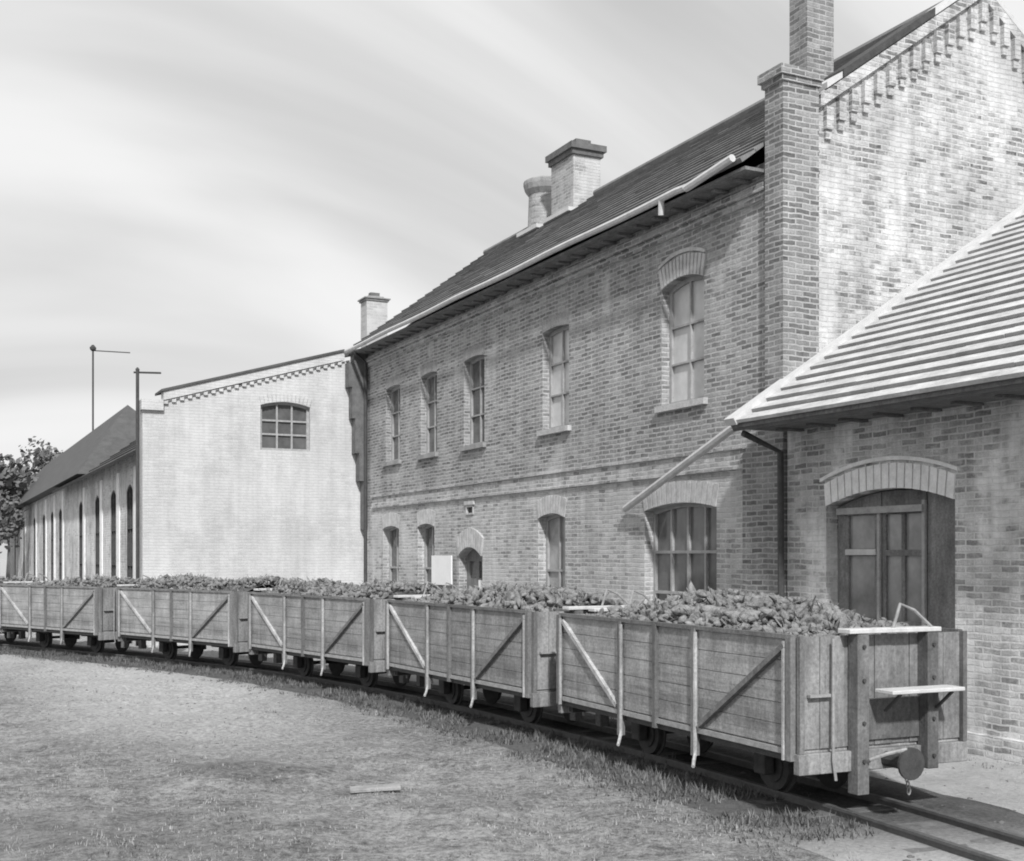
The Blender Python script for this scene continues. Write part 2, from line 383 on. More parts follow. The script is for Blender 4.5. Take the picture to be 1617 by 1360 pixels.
def catmull(P, n=12):
    out = []
    Q = [2*P[0]-P[1]] + P + [2*P[-1]-P[-2]]
    for i in range(1, len(Q)-2):
        p0, p1, p2, p3 = Q[i-1:i+3]
        for k in range(n):
            t = k/n; out.append(0.5*((2*p1)+(p2-p0)*t+(2*p0-5*p1+4*p2-p3)*t*t+(3*p1-p0-3*p2+p3)*t**3))
    out.append(P[-1]); return out
TR = catmull(pts)
# resample evenly
def resample(P, step):
    out = [P[0]]; acc = 0
    for a, b in zip(P, P[1:]):
        L = (b-a).length
        while acc + L >= step:
            t = (step-acc)/L; a = a + (b-a)*t; out.append(a.copy()); L = (b-a).length; acc = 0
        acc += L
    return out
TR = resample(TR, 0.35)
def tnorm(i):
    d = (TR[min(i+1, len(TR)-1)] - TR[max(i-1, 0)]).normalized(); return Vector((d.y, -d.x, 0))
def trdist(x, y):
    return min((x-p.x)**2+(y-p.y)**2 for p in TR[::3])**.5

def gspace(lo, hi, near_lo, near_hi, n_near, n_far):
    a = [near_lo + (near_hi-near_lo)*i/n_near for i in range(n_near+1)]
    r = [near_hi + (hi-near_hi)*(i/n_far)**2.5 for i in range(1, n_far+1)]
    l = [near_lo - (near_lo-lo)*(i/n_far)**2.5 for i in range(1, n_far+1)]
    return l[::-1] + a + r
gx = gspace(-900, 900, -20, 9, 210, 14); gy = gspace(-300, 1500, 7, 33, 190, 14)
bm = bmesh.new(); grid = []
for y in gy:
    row = []
    for x in gx:
        z = 0.0
        if -24 < x < 14 and 2 < y < 38:
            k = min(1, max(0, (trdist(x, y)-1.3)/1.2))
            yl = -(x-4.09)*.8977 - (y-18)*.4406
            k2 = min(1, max(0, (yl-.3)/1.5))
            z = k*max(k2, .15)*(noise.noise(Vector((x*.35, y*.35, 0)))*.10 + noise.noise(Vector((x*1.3, y*1.3, 5)))*.06 + noise.noise(Vector((x*3.6, y*3.6, 9)))*.03)
            z += .10*k*math.exp(-(((x+3.0)/.8)**2 + ((y-13.3)/.7)**2))
        row.append(bm.verts.new((x, y, z)))
    grid.append(row)
for i in range(len(gy)-1):
    for j in range(len(gx)-1): bm.faces.new((grid[i][j], grid[i][j+1], grid[i+1][j+1], grid[i+1][j]))
g = MB(); g.bm.free(); g.bm = bm
tag(g.build('ground', 'ground', smooth=True), kind='structure')
# track bed, its colour carries the shade under the wagons
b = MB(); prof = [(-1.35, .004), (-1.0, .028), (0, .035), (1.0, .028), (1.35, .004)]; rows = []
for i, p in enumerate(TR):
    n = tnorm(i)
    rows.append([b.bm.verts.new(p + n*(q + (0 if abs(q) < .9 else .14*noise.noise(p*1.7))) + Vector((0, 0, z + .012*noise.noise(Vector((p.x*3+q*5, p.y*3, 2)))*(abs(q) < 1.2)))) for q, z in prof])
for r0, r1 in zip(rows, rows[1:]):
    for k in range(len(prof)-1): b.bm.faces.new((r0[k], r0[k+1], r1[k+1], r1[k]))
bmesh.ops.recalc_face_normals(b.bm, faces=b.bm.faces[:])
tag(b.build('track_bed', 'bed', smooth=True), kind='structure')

# ============================================================ RAILWAY TRACK
trk = empty('railway_track', 'narrow gauge railway track with two dark rails, curving under the train of wagons', 'railway track', (3.7, 10.157, 0))
off = -Vector((3.7, 10.157, 0)); G2 = .35
for s in (-1, 1):
    b = MB(); prof = [(-.05, .05), (.05, .05), (.012, .075), (.012, .12), (.03, .125), (.03, .15), (-.03, .15), (-.03, .125), (-.012, .12), (-.012, .075)]
    prev = None
    for i, p in enumerate(TR):
        n = tnorm(i); r = [b.bm.verts.new(p + off + n*(s*G2 + q) + Vector((0, 0, z-.04))) for q, z in prof]
        if prev:
            for k in range(len(prof)): b.bm.faces.new((prev[k], prev[(k+1)%10], r[(k+1)%10], r[k]))
        prev = r
    bmesh.ops.recalc_face_normals(b.bm, faces=b.bm.faces[:])
    b.build('rail', 'rail', trk)
for i in range(1, len(TR)-1, 2):
    if i > 190: break
    p = TR[i]; n = tnorm(i); d = Vector((-n.y, n.x, 0)); b = MB(); b.box(-.65, .65, -.09, .09, -.06, .034+random.uniform(-.006, .004))
    sl_ = b.build('sleeper', 'sleeper', trk); sl_.location = p + off; sl_.rotation_euler = (0, 0, math.atan2(n.y, n.x)+random.uniform(-.04, .04))

# ============================================================ MAIN BUILDING
mainb = empty('brick_building', 'long two storey sooty brick building with dark tiled roof and arched windows', 'building', OA, ROT)
ups = [(2.08, 3.35), (6.70, 7.84), (10.72, 11.88), (13.55, 14.64), (16.13, 17.24)]
lows = [(1.73, 3.90, 1.0, 3.22, .11), (6.85, 8.03, 1.0, 3.20, .10), (10.82, 12.16, .25, 2.42, .22), (13.72, 14.84, 1.0, 3.18, .08), (16.23, 17.47, 1.0, 3.18, .08)]
ZB = 3.80
b = MB(); b.plate([[(.4, ZB), (19.1, ZB), (19.1, 8.45), (.4, 8.45)]] + [arch_loop(a, c, 5.03, 7.05, .12 if a < 3 else .05) for a, c in ups], 'y', -.42, 0)
b.build('upper_wall', 'facade_up', mainb)
b = MB(); b.plate([[(.4, -.1), (19.1, -.1), (19.1, ZB-.003), (.4, ZB-.003)]] + [arch_loop(a, c, z0, z1, r) for a, c, z0, z1, r in lows] + [[(11.3, 3.4), (11.72, 3.4), (11.72, 3.62), (11.3, 3.62)]], 'y', -.42, .003)
b.build('lower_wall', 'facade_low', mainb)
b = MB(); b.box(.96, 18.35, .0, .03, 3.84, 4.10); b.box(.96, 18.35, .0, .07, 4.104, 4.15); b.box(.96, 18.35, .0, .055, 3.79, 3.836)
tag(b.build('band_course', 'facade_low', mainb), 'pale projecting band between the two storeys')
for i, (a, c) in enumerate(ups):
    window(mainb, a, c, 5.03, 7.05, .12 if i == 0 else .05, -.16, 2, 3, 'pane_pale' if i < 2 else 'pane_dark', sillmat='arch' if i < 2 else 'arch_dark', framemat='greywood')
    b = MB(); arch_ring(b, a, c, 7.05, .12 if i == 0 else .05, .34 if i == 0 else .24, -.05, .028 if i == 0 else .006, nseg=13 if i < 2 else 11)
    b.build('window_arch', 'arch' if i == 0 else 'arch_dark', mainb)
    if i == 0:
        b = MB(); arch_ring(b, a-.06, c+.06, 7.42, .14, .05, 0, .04, nseg=9, gap=0); b.build('hood_mould', 'arch', mainb)
for i, (a, c, z0, z1, r) in enumerate(lows):
    if i == 2: continue
    window(mainb, a, c, z0, z1, r, -.18, 4 if i == 0 else 2, 3 if i == 0 else 2, 'pane_dark' if i != 1 else 'pane_mid', framemat='greywood', bar=.05)
    b = MB(); arch_ring(b, a, c, z1, r, .36, -.05, .022, nseg=15 if i == 0 else 11); b.build('window_arch', 'arch', mainb)
# small door with pale lower panel
dr = MB(); dr.plate([arch_loop(10.82, 12.16, .25, 2.42, .22), [(11.0, 1.9), (11.45, 1.9), (11.45, 2.3), (11.0, 2.3)], [(11.6, 1.9), (12.0, 1.9), (12.0, 2.3), (11.6, 2.3)]], 'y', -.2, -.26)
d_ = dr.build('door', 'darkwood', mainb); MB().box(10.9, 12.1, -.25, -.24, 1.8, 2.35).build('pane', 'pane_dark', d_)
MB().box(10.86, 11.42, -.198, -.17, 1.0, 1.86).build('door_panel', 'white', d_)
b = MB(); arch_ring(b, 10.82, 12.16, 2.42, .22, .42, -.05, .05, nseg=11); b.build('door_arch', 'arch', mainb)
b = MB(); b.box(11.24, 11.78, 0, .05, 3.63, 3.72); b.plate([[(11.3, 3.4), (11.72, 3.4), (11.72, 3.62), (11.3, 3.62)], [(11.34, 3.44), (11.68, 3.44), (11.68, 3.58), (11.34, 3.58)]], 'y', -.03, .03); b.build('vent', 'arch', mainb)
# gable wall + pier
k = .70
def rk(y): return 9.0 + k*(-y) if y > -4 else 9.0 + k*4 - k*(-4-y)
b = MB(); b.prism([(-8, -.1), (0, -.1), (0, rk(0)), (-4, rk(-4)), (-8, rk(-8))], 'x', 0, .396)
b.build('gable_wall', 'gable', mainb)
b = MB(); b.box(-.07, .36, -.58, .10, 4.1, 9.62); b.box(-.07, .90, -.58, .11, -.1, 4.096); b.build('corner_pier', 'pier', mainb)
b = MB(); b.box(-.10, .40, -.61, .14, 9.50, 9.58); b.box(-.13, .44, -.63, .18, 9.584, 9.72)
b.build('pier_cap', 'pier', mainb)
def rbar(b, y0, y1, dz0, dz1, x0, x1):
    b.prism([(y0, rk(y0)+dz0), (y1, rk(y1)+dz0), (y1, rk(y1)+dz1), (y0, rk(y0)+dz1)], 'x', x0, x1)
for ya, yb in ((-.75, -1.05), (-2.95, -4), (-4.004, -8.1)):
    b = MB(); rbar(b, ya, yb, .004, .10, -.06, .46); b.build('coping', 'plaster_trim', mainb)
b = MB(); rbar(b, -1.06, -2.94, .004, .13, -.08, .5); b.build('coping_sheet', 'iron', mainb)
b = MB(); rbar(b, -.62, -4, -.22, -.02, -.07, 0); rbar(b, -4.004, -8, -.22, -.02, -.07, 0)
yy = -.72
while yy > -7.9:
    yc = yy if yy > -4 else yy
    b.box(-.085, -.0, yc-.135, yc, rk(yc)-.60, rk(yc)-.26); b.box(-.05, -.0, yc-.125, yc-.01, rk(yc)-.74, rk(yc)-.604); yy -= .25
b.build('corbel_frieze', 'gable', mainb)
# back & far walls
b = MB(); b.box(.4, 19.1, -8, -7.6, -.1, 8.4); b.build('back_wall', 'facade_up', mainb)
b = MB(); b.prism([(-8, 0), (-.43, 0), (-.43, 8.5), (-4, 11.5), (-8, 8.4)], 'x', 18.7, 19.08); b.build('far_gable', 'facade_up', mainb)
# roof: tiled slopes with small course steps
def tiled(b, x0, x1, ye, ze, yr, zr, th, row, step, nx=1, wob=0.0, sub=1):
    L = math.hypot(yr-ye, zr-ze); n = int(L/row); 
    ux, uz = (yr-ye)/L, (zr-ze)/L; nx_, nz_ = -uz*(1 if ux < 0 else -1)*-1, abs(ux)
    nvec = Vector((0, -uz*(1 if ux > 0 else 1), ux)); 
    if nvec.z < 0: nvec = -nvec
    for i in range(n):
        a, c = i*L/n, (i+1)*L/n + .03
        p0 = Vector((0, ye+ux*a, ze+uz*a)); p1 = Vector((0, ye+ux*min(c, L), ze+uz*min(c, L)))
        for j in range(sub):
            xa = x0+(x1-x0)*j/sub; xb = x0+(x1-x0)*(j+1)/sub - (.01 if sub > 1 else 0)
            w_ = wob*random.uniform(-1, 1)
            q = [p0+nvec*(step+w_), p1+nvec*(.0+w_*.5)]
            lo0, lo1 = p0-nvec*th*.5, p1-nvec*th*.5
            vs = [b.bm.verts.new((xx, v.y, v.z)) for xx in (xa, xb) for v in (lo0, lo1, q[1], q[0])]
            for f in ((0,1,2,3), (7,6,5,4), (0,4,5,1), (1,5,6,2), (2,6,7,3), (3,7,4,0)): b.bm.faces.new([vs[t] for t in f])
b = MB(); tiled(b, .42, 19.3, .5, 8.40, -4.0, 11.75, .08, .30, .035, sub=14, wob=.006)
bmesh.ops.recalc_face_normals(b.bm, faces=b.bm.faces[:]); b.build('roof', 'roof', mainb); b = MB(); tiled(b, .42, 19.3, -8.5, 8.40, -4.02, 11.75, .08, .5, .03)
bmesh.ops.recalc_face_normals(b.bm, faces=b.bm.faces[:]); b.build('roof', 'roof', mainb)
MB().tube([(.45, -4.01, 11.78), (19.3, -4.01, 11.78)], .09, 8).build('ridge_cap', 'roof', mainb)
b = MB(); b.box(.40, 19.2, .02, .44, 8.26, 8.31)
for i in range(32): x = .8+i*.58; b.box(x, x+.1, .02, .30, 8.22, 8.255)
b.build('soffit', 'soffit', mainb)
b = MB(); b.box(.42, 18.9, -.02, .10, 8.0, 8.12); b.box(.42, 18.9, 0, .06, 7.88, 7.996); b.build('cornice', 'facade_up', mainb)
# gutter: pale half pipe with a broken end
b = MB(); b.tube([(1.75, .60, 8.33)] + [(x, .60, 8.34+.012*math.sin(x*1.3)) for x in [2+.9*i for i in range(20)]] + [(19.4, .6, 8.34)], .058, 8)
b.tube([(.54, .57, 8.45), (1.70, .62, 8.30)], .062, 8); b.tube([(2.45, .6, 8.36), (2.5, .57, 8.08)], .05, 8)
tag(b.build('gutter', 'paintwood', mainb), 'pale eaves gutter broken at its near end')
b = MB(); b.tube([(18.62, .5, 8.3), (18.62, .12, 8.0), (18.62, .12, 0)], .055, 8); b.build('downpipe', 'iron', mainb)
b = MB()
for i, (z0, z1, y1) in enumerate([(3.2, 4.6, .12), (4.6, 5.4, .26), (5.4, 6.4, .38), (6.4, 7.3, .47), (7.3, 8.0, .58), (8.0, 8.28, .42)]): b.box(18.75, 19.08, .005, y1, z0+.002, z1)
b.build('end_pier', 'soot', mainb)
# roof chimneys (parts of this building)
def stack(x0, x1, y0, y1, z0, z1, parent, mat, capmat, cap=.12, name='chimney', caph=.34):
    b = MB(); b.box(x0, x1, y0, y1, z0, z1-caph-.004); c = b.build(name, mat, parent)
    b = MB(); b.box(x0-cap*.5, x1+cap*.5, y0-cap*.5, y1+cap*.5, z1-caph, z1-caph*.62); b.box(x0-cap, x1+cap, y0-cap, y1+cap, z1-caph*.62+.003, z1-.05); b.box(x0+.08, x1-.08, y0+.08, y1-.08, z1-.048, z1+.02)
    b.build('cap', capmat, c)
    b = MB(); b.box(x0+.18, x1-.18, y0+.18, y1-.18, z1+.022, z1+.14); b.build('flue', 'soot', c)
    return c
stack(12.55, 13.75, -4.15, -3.35, 11.0, 13.05, mainb, 'chimney', 'soot')
b = MB(); b.tube([(15.05, -3.85, 10.9), (15.05, -3.85, 12.35)], [.50, .45], 20); rc = b.build('round_chimney', 'chimney', mainb)
b = MB(); b.tube([(15.05, -3.85, 12.352), (15.05, -3.85, 12.48), (15.05, -3.85, 12.62), (15.05, -3.85, 12.72), (15.05, -3.85, 12.78)], [.46, .56, .60, .60, .50], 20); b.build('cap', 'arch_dark', rc)
MB().box(14.2, 15.4, -3.34, -3.14, 11.22, 11.32).build('flashing', 'plaster_trim', mainb)
b = MB(); b.box(12.45, 13.85, -3.35, -3.15, 11.22, 11.32); b.build('flashing', 'plaster_trim', mainb)
stack(1.3, 1.75, -2.06, -1.5, 9.4, 13.6, mainb, 'chimney_dark', 'soot')

# white sign leaning by the door
sg = MB(); sg.box(12.3, 13.55, .12, .15, 1.72, 2.44); sg = sg.build('notice_board', 'white')
sg.location = OA; sg.rotation_euler = (0, 0, ROT); tag(sg, 'blank white rectangular board standing against the brick wall left of the small door', 'board')
b = MB(); b.box(12.4, 12.46, .06, .118, 0, 1.9); b.box(13.4, 13.46, .06, .118, 0, 1.9); b.build('post', 'darkwood', sg)

# ============================================================ SHED
shed = empty('brick_shed', 'low whitewashed brick shed with striped roof at the right edge', 'shed', OA, ROT)
YS = .05; XN = -10.8
dx0, dx1 = -3.34, -.96
b = MB(); b.plate([[(XN, -.1), (-.105, -.1), (-.105, 4.6), (XN, 4.6)], arch_loop(dx0, dx1, .15, 3.12, .2), arch_loop(-8.2, -5.9, .15, 3.12, .2)], 'y', YS-.45, YS)
b.build('wall', 'shed', shed)
b = MB(); b.prism([(-12.5, -.1), (YS-.46, -.1), (YS-.46, 4.95), (-6.2, 8.75), (-12.5, 4.8)], 'x', XN, XN+.4); b.build('near_gable', 'shed', shed)
b = MB(); b.box(XN+.41, -.105, -12.5, -12.1, -.1, 4.7); b.build('back_wall', 'shed', shed)
b = MB(); arch_ring(b, dx0, dx1, 3.12, .2, .31, YS-.05, YS+.025, nseg=17, flare=.05)
b.build('door_arch', 'arch_white', shed); b = MB(); arch_ring(b, -8.2, -5.9, 3.12, .2, .36, YS-.05, YS+.05, nseg=17, flare=.05)
b.build('door_arch', 'arch_white', shed)
b = MB(); arch_ring(b, dx0-.06, dx1+.06, 3.50, .21, .03, YS, YS+.075, nseg=1, flare=0, gap=0)
b.bm.free()
b = MB(); n = 16
for i in range(n):
    x0 = dx0-.08+(dx1-dx0+.16)*i/n; x1 = dx0-.08+(dx1-dx0+.16)*(i+1)/n; m_ = (dx0+dx1)/2; h_ = (dx1-dx0)/2+.08
    f = lambda x: 3.47+.22*(1-((x-m_)/h_)**2)
    b.plate([[(x0, f(x0)), (x1, f(x1)), (x1, f(x1)+.05), (x0, f(x0)+.05)]], 'y', YS, YS+.05)
b.build('hood_mould', 'arch_white', shed)
def leaf(x0, x1, holes, name='door_leaf', y=YS-.2, ztop=None):
    b = MB(); m_, h_ = (dx0+dx1)/2, (dx1-dx0)/2
    tp = lambda x: 3.12+.2*(1-((x-m_)/h_)**2)-.02
    outer = [(x0, .2), (x1, .2)] + [(x1+(x0-x1)*q/5, tp(x1+(x0-x1)*q/5)) for q in range(6)]
    b.plate([outer]+[[(a, c), (d, c), (d, e), (a, e)] for a, c, d, e in holes], 'y', y, y-.06); return b.build(name, 'darkwood', shed)
lf = leaf(-1.84, -.98, [(-1.72, 1.55, -1.2, 2.42), (-1.72, 2.52, -1.2, 2.98)])
MB().box(-1.76, -1.16, YS-.25, YS-.24, 1.5, 3.0).build('pane', 'pane_mid', lf)
MB().box(-1.76, -1.16, YS-.198, YS-.17, 2.43, 2.51).build('glazing_bar', 'paintwood', lf)
MB().box(-1.85, -1.80, YS-.198, YS-.16, .3, 3.1).build('edge_strip', 'greywood', lf)
lf = leaf(-2.66, -1.86, [(-2.58, 1.55, -2.28, 2.42), (-2.22, 1.55, -1.93, 2.42), (-2.58, 2.50, -2.28, 2.98), (-2.22, 2.50, -1.93, 2.98)])
MB().box(-2.62, -1.9, YS-.25, YS-.24, 1.5, 3.04).build('pane', 'pane_mid', lf)
MB().box(-2.67, -2.62, YS-.198, YS-.16, .3, 3.15).build('edge_strip', 'greywood', lf)
MB().box(-2.66, -1.03, YS-.16, YS-.12, 3.0, 3.09).build('transom', 'greywood', shed)
leaf(-3.32, -2.67, [], y=YS-.22)
for xa, xb in ((-.98, -.11), (-5.8, -3.3)): MB().box(xa, xb, YS, YS+.12, -.1, .26).build('plinth', 'shed', shed)
# roof of pale strips with dark gaps
sl_ = .642; ye, ze = 1.04, 4.35; yr = -6.2; zr = ze + (ye-yr)*sl_
L = math.hypot(ye-yr, zr-ze); uy, uz = (yr-ye)/L, (zr-ze)/L
def sp_(d, h): return (ye+uy*d + uz*h*1.0, ze+uz*d - uy*h)
b = MB(); b.prism([sp_(0, -.14), sp_(L, -.14), sp_(L, -.01), sp_(0, -.01)], 'x', XN-.2, -.02)
b.prism([(-6.2, zr-.14), (-13.3, zr-.14-7.1*sl_), (-13.3, zr-7.1*sl_), (-6.2, zr)], 'x', XN-.2, -.02); b.build('roof_deck', 'felt', shed)
b = MB(); n = 27; st = L/n; random.seed(3)
for i in range(n):
    x = XN-.22
    while x < -.06:
        x2 = min(x+random.uniform(1.8, 2.6), -.05); h = .030+random.uniform(-.004, .005); d0 = i*st-.03+random.uniform(-.006, .006)
        b.prism([sp_(d0, -.008), sp_(d0+st*.64, -.008), sp_(d0+st*.64, h), sp_(d0, h+.012)], 'x', x, x2-.006); x = x2
b.build('roof_strips', 'slab', shed)
b = MB(); b.prism([sp_(-.05, -.02), sp_(L, -.02), sp_(L, .09), sp_(-.05, .09)], 'x', -.24, -.002); tag(b.build('verge_flashing', 'plaster_trim', shed), 'pale mortar strip where the striped roof meets the gable wall')
b = MB(); b.prism([(1.02, 4.27), (1.02, 4.36), (YS+.01, 4.36), (YS+.01, 4.27)], 'x', XN, -.04)
for i in range(16):
    x = -.4-i*.66; b.box(x-.1, x, YS+.01, .5, 4.235, 4.266)
b.build('soffit', 'soffit', shed); pass
b = MB(); b.tube([(-.16, .9, 4.2), (-.16, .22, 3.95), (-.16, .2, .1)], .05, 8); b.build('downpipe', 'iron', shed)
b = MB(); b.tube([(.42, .62, 4.36), (1.6, .50, 4.02), (4.4, .10, 3.28)], .065, 8); tag(b.build('overflow_pipe', 'paintwood', shed), 'pale pipe slanting down from the shed eave across the brick wall')

# ============================================================ WHITE WING
wing = empty('whitewashed_wing', 'whitewashed windowed side wing with sloping top, at the far end of the brick building', 'building', L2W(19.1, 3, 0), ROT)
wy = lambda y: y-3
def wt(y): return 8.30 - .285*y
b = MB(); b.plate([[(-3, -.1), (3.26, -.1), (3.26, wt(6.26)-.05), (-3, wt(0)-.05)], arch_loop(1.62-3, 3.05-3, 5.42, 6.68, .12)], 'x', 0, .4); b.build('wall', 'wing', wing)
b = MB(); b.box(.402, .9, 2.86, 3.26, -.1, wt(6.26)-.1); b.build('side_wall', 'wing', wing)
b = MB(); b.prism([(-10.9, -.1), (2.85, -.1), (2.85, 6.2), (-3, 7.8), (-10.9, 6.7)], 'x', .5, .9); b.build('rear_wall', 'wing', wing)
window(wing, 1.62-3, 3.05-3, 5.42, 6.68, .12, .12, 3, 3, 'pane_dark', ax='x', sgn=-1, silly=.05, framemat='greywood', sill=False, bar=.05)
b = MB(); arch_ring(b, 1.62-3, 3.05-3, 6.68, .12, .22, -.03, .05, ax='x', nseg=13); b.build('window_arch', 'wing', wing)
b = MB(); b.prism([(-3.0+.62, wt(.62)-.02), (2.72, wt(5.72)-.02), (2.72, wt(5.72)+.22), (-3.0+.62, wt(.62)+.22)], 'x', -.10, .3)
for i in range(24):
    y = -2.3+i*.213; b.box(-.07, 0, y, y+.11, wt(y+3.1)-.12, wt(y+3.1)-.03)
b.build('verge', 'wing', wing)
b = MB(); b.prism([(-2.36, wt(.64)+.224), (2.78, wt(5.78)+.224), (2.78, wt(5.78)+.29), (-2.36, wt(.64)+.29)], 'x', -.15, .93)
b.prism([(-2.37, wt(.63)+.14), (-2.37, wt(.63)+.28), (-7, 9.6), (-11.1, 7), (-11.1, 6.8), (-7, 9.4)], 'x', .5, .93); b.build('roof', 'roof_far', wing)
b = MB(); b.box(-.11, .3, 2.725, 3.30, wt(5.72)-.3, wt(5.72)-.02); b.build('verge_shoulder', 'wing', wing)

stack(.6, 1.15, -3.95, -3.3, 8.3, 10.2, wing, 'chimney_pale', 'arch_dark', cap=.08, caph=.14)

# ============================================================ FAR WORKSHOPS
def workshop(t, LX, ze, zr, fw, over0, hip=0):
    b = MB(); b.plate([[(0, -.1), (LX, -.1), (LX, ze), (0, ze)]] + [arch_loop(a, c, .9, 4.5, .2) for a, c in fw], 'y', -.4, 0); b.build('front_wall', 'workshop', t)
    for a, c in fw:
        MB().box(a-.95, a-.35, 0, .035, 0, ze-.4).build('pilaster', 'arch_white', t)
        window(t, a, c, .9, 4.5, .2, -.012, 2, 3, 'pane_dark', framemat='iron', sill=False)
    MB().box(0, LX, -4.6, -4.2, -.1, ze-.26).build('back_wall', 'workshop', t)
    if hip:
        b = MB(); co = [(-9.6, .55, ze-.25), (LX+.4, .55, ze-.25), (LX+.4, -5.15, ze-.25), (-9.6, -5.15, ze-.25), (hip, -2.3, zr), (LX+.4, -2.3, zr)]
        vs_ = [b.bm.verts.new(c) for c in co]
        for f in ((0, 1, 5, 4), (2, 3, 4, 5), (3, 0, 4), (1, 2, 5), (3, 2, 1, 0)): b.bm.faces.new([vs_[q] for q in f])
        b.build('roof', 'roof_far', t); MB().box(.0, .3, -4.19, -.41, -.1, ze-.26).build('end_wall', 'workshop', t); return
    for k, (xa, xb) in enumerate(((-.3, -.003), (LX+.003, LX+.3))):
        b = MB(); zq = ze-.25+.55/2.85*(zr-ze+.25)-.17; b.prism([(-4.6, -.1), (0, -.1), (0, zq), (-2.3, zr-.17), (-4.6, zq)], 'x', xa, xb); b.build('gable_wall', 'roof' if over0 else 'workshop', t)
    for e in (0, 1):
        b = MB(); ye = .55 if e == 0 else -5.15; yr = -2.3 if e == 0 else -2.31
        tiled(b, -.36*over0, LX+.4, ye, ze-.25, yr, zr, .12, .55, .04, sub=6, wob=.006); bmesh.ops.recalc_face_normals(b.bm, faces=b.bm.faces[:]); b.build('roof', 'roof_far', t)
low = empty('low_workshop', 'low brick workshop with tall narrow dark windows, directly left of the whitewashed wing', 'building', L2W(20.06, 5.7, 0), ROT)
workshop(low, 23.8, 5.6, 7.4, [(a, a+1.25) for a in (1.6, 4.4, 8.0, 12.2, 17.4)], 0)
far = empty('tall_workshop', 'taller long workshop with steep dark hipped roof, beyond the low workshop', 'building', L2W(44, 5.7, 0), ROT)
workshop(far, 38, 5.85, 9.15, [(a, a+1.4) for a in (1.5, 5.5, 10, 16, 24, 32)], 1, hip=-3.0)
def edge_mast(name, label, p, z0, z1, r_, arm, knob):  # pole and arm in place of a pale chimney's shaded edge and cap
    t = empty(name, label, 'chimney stand-in', p, ROT); b = MB(); b.tube([(0, 0, z0), (0, 0, z1)], r_, 8); b.build('edge_pole', 'iron', t)
    b = MB(); b.tube([(0, .1, z1-.06), (0, -arm, z1-.03)], r_*.6, 6); b.build('arm', 'iron', t)
    b = MB(); b.tube([(0, .0, z1-.02), (0, 0, z1+knob*.4), (0, 0, z1+knob)], [knob*.6, knob*.7, knob*.2], 8); b.build('edge_knob', 'iron', t)
edge_mast('chimney_edge_mast', 'thin mast and arm in place of a shaded chimney edge above the tall workshop roof', L2W(56.3, 3.0, 0), 0, 14.0, .05, 2.0, .26)
edge_mast('chimney_edge_post', 'post and arm in place of a shaded chimney edge at the left corner of the whitewashed wing', L2W(19.3, 6.36, 0), 0, 7.45, .045, .62, .08)

# ============================================================ TREES
def tree(name, label, x, y, h, r, seed, conifer=False, n=2600, group=None):
    rnd = random.Random(seed); t = empty(name, label, 'tree', (x, y, 0), 0, group)
    b = MB(); b.tube([(0, 0, -.2), (.1, 0, h*.3), (.0, .15, h*.6), (.1, 0, h*.9)], [r*.11, r*.08, r*.05, r*.015], 8)
    for q in range(7):
        a = rnd.uniform(0, 6.28); z = h*rnd.uniform(.3, .7); b.tube([(0, 0, z), (math.cos(a)*r*.4, math.sin(a)*r*.4, z+h*.1), (math.cos(a)*r*.75, math.sin(a)*r*.75, z+h*.16)], [r*.04, r*.025, r*.008], 6)
    b.build('trunk', 'bark', t)
    b = MB(); cl = []
    for q in range(26):
        if conifer:
            f = rnd.random()**.8; z = h*(.18+.8*f); rr = r*(1.02-f)*rnd.uniform(.5, 1); a = rnd.uniform(0, 6.28); cl.append((Vector((math.cos(a)*rr*.8, math.sin(a)*rr*.8, z)), r*.25+rr*.22))
        else:
            a = rnd.uniform(0, 6.28); f = rnd.random()**.5; el = rnd.uniform(-.5, 1); cl.append((Vector((math.cos(a)*r*.7*f, math.sin(a)*r*.7*f, h*.62+el*h*.3*(1-.4*f))), r*rnd.uniform(.22, .42)))
    for q in range(n):
        c, rr = rnd.choice(cl); d = Vector((rnd.gauss(0, 1), rnd.gauss(0, 1), rnd.gauss(0, 1))).normalized()*rr*rnd.uniform(.55, 1.1)
        p = c+d; s = r*rnd.uniform(.035, .085); u = Vector((rnd.gauss(0, 1), rnd.gauss(0, 1), rnd.gauss(0, 1))).normalized(); v = u.orthogonal().normalized()
        b.bm.faces.new([b.bm.verts.new(p+u*s), b.bm.verts.new(p+v*s*.7), b.bm.verts.new(p-u*s*.8), b.bm.verts.new(p-v*s*.6)])
    b.build('crown', 'leaf', t)
tree('broadleaf_tree', 'tallest dark rounded tree rising behind the end of the tall workshop roof', -38.3, 99, 12.6, 3.3, 1, n=3600)
tree('broadleaf_tree', 'dark bushy tree at the left frame edge, left of the far workshops', -34.5, 80, 9.6, 4.0, 2, n=3800)
tree('broadleaf_tree', 'low dark tree at the left edge, standing in front of the bushy tree', -31.0, 72, 6.6, 2.6, 3, n=2600)
tree('broadleaf_tree', 'small dark tree between the bushy tree and the tallest tree', -40.5, 97, 9.6, 3.4, 4, n=2800)
tree('broadleaf_tree', 'leafy tree beyond the left frame edge behind the train', -42, 86, 9.5, 4.2, 5, n=2800)

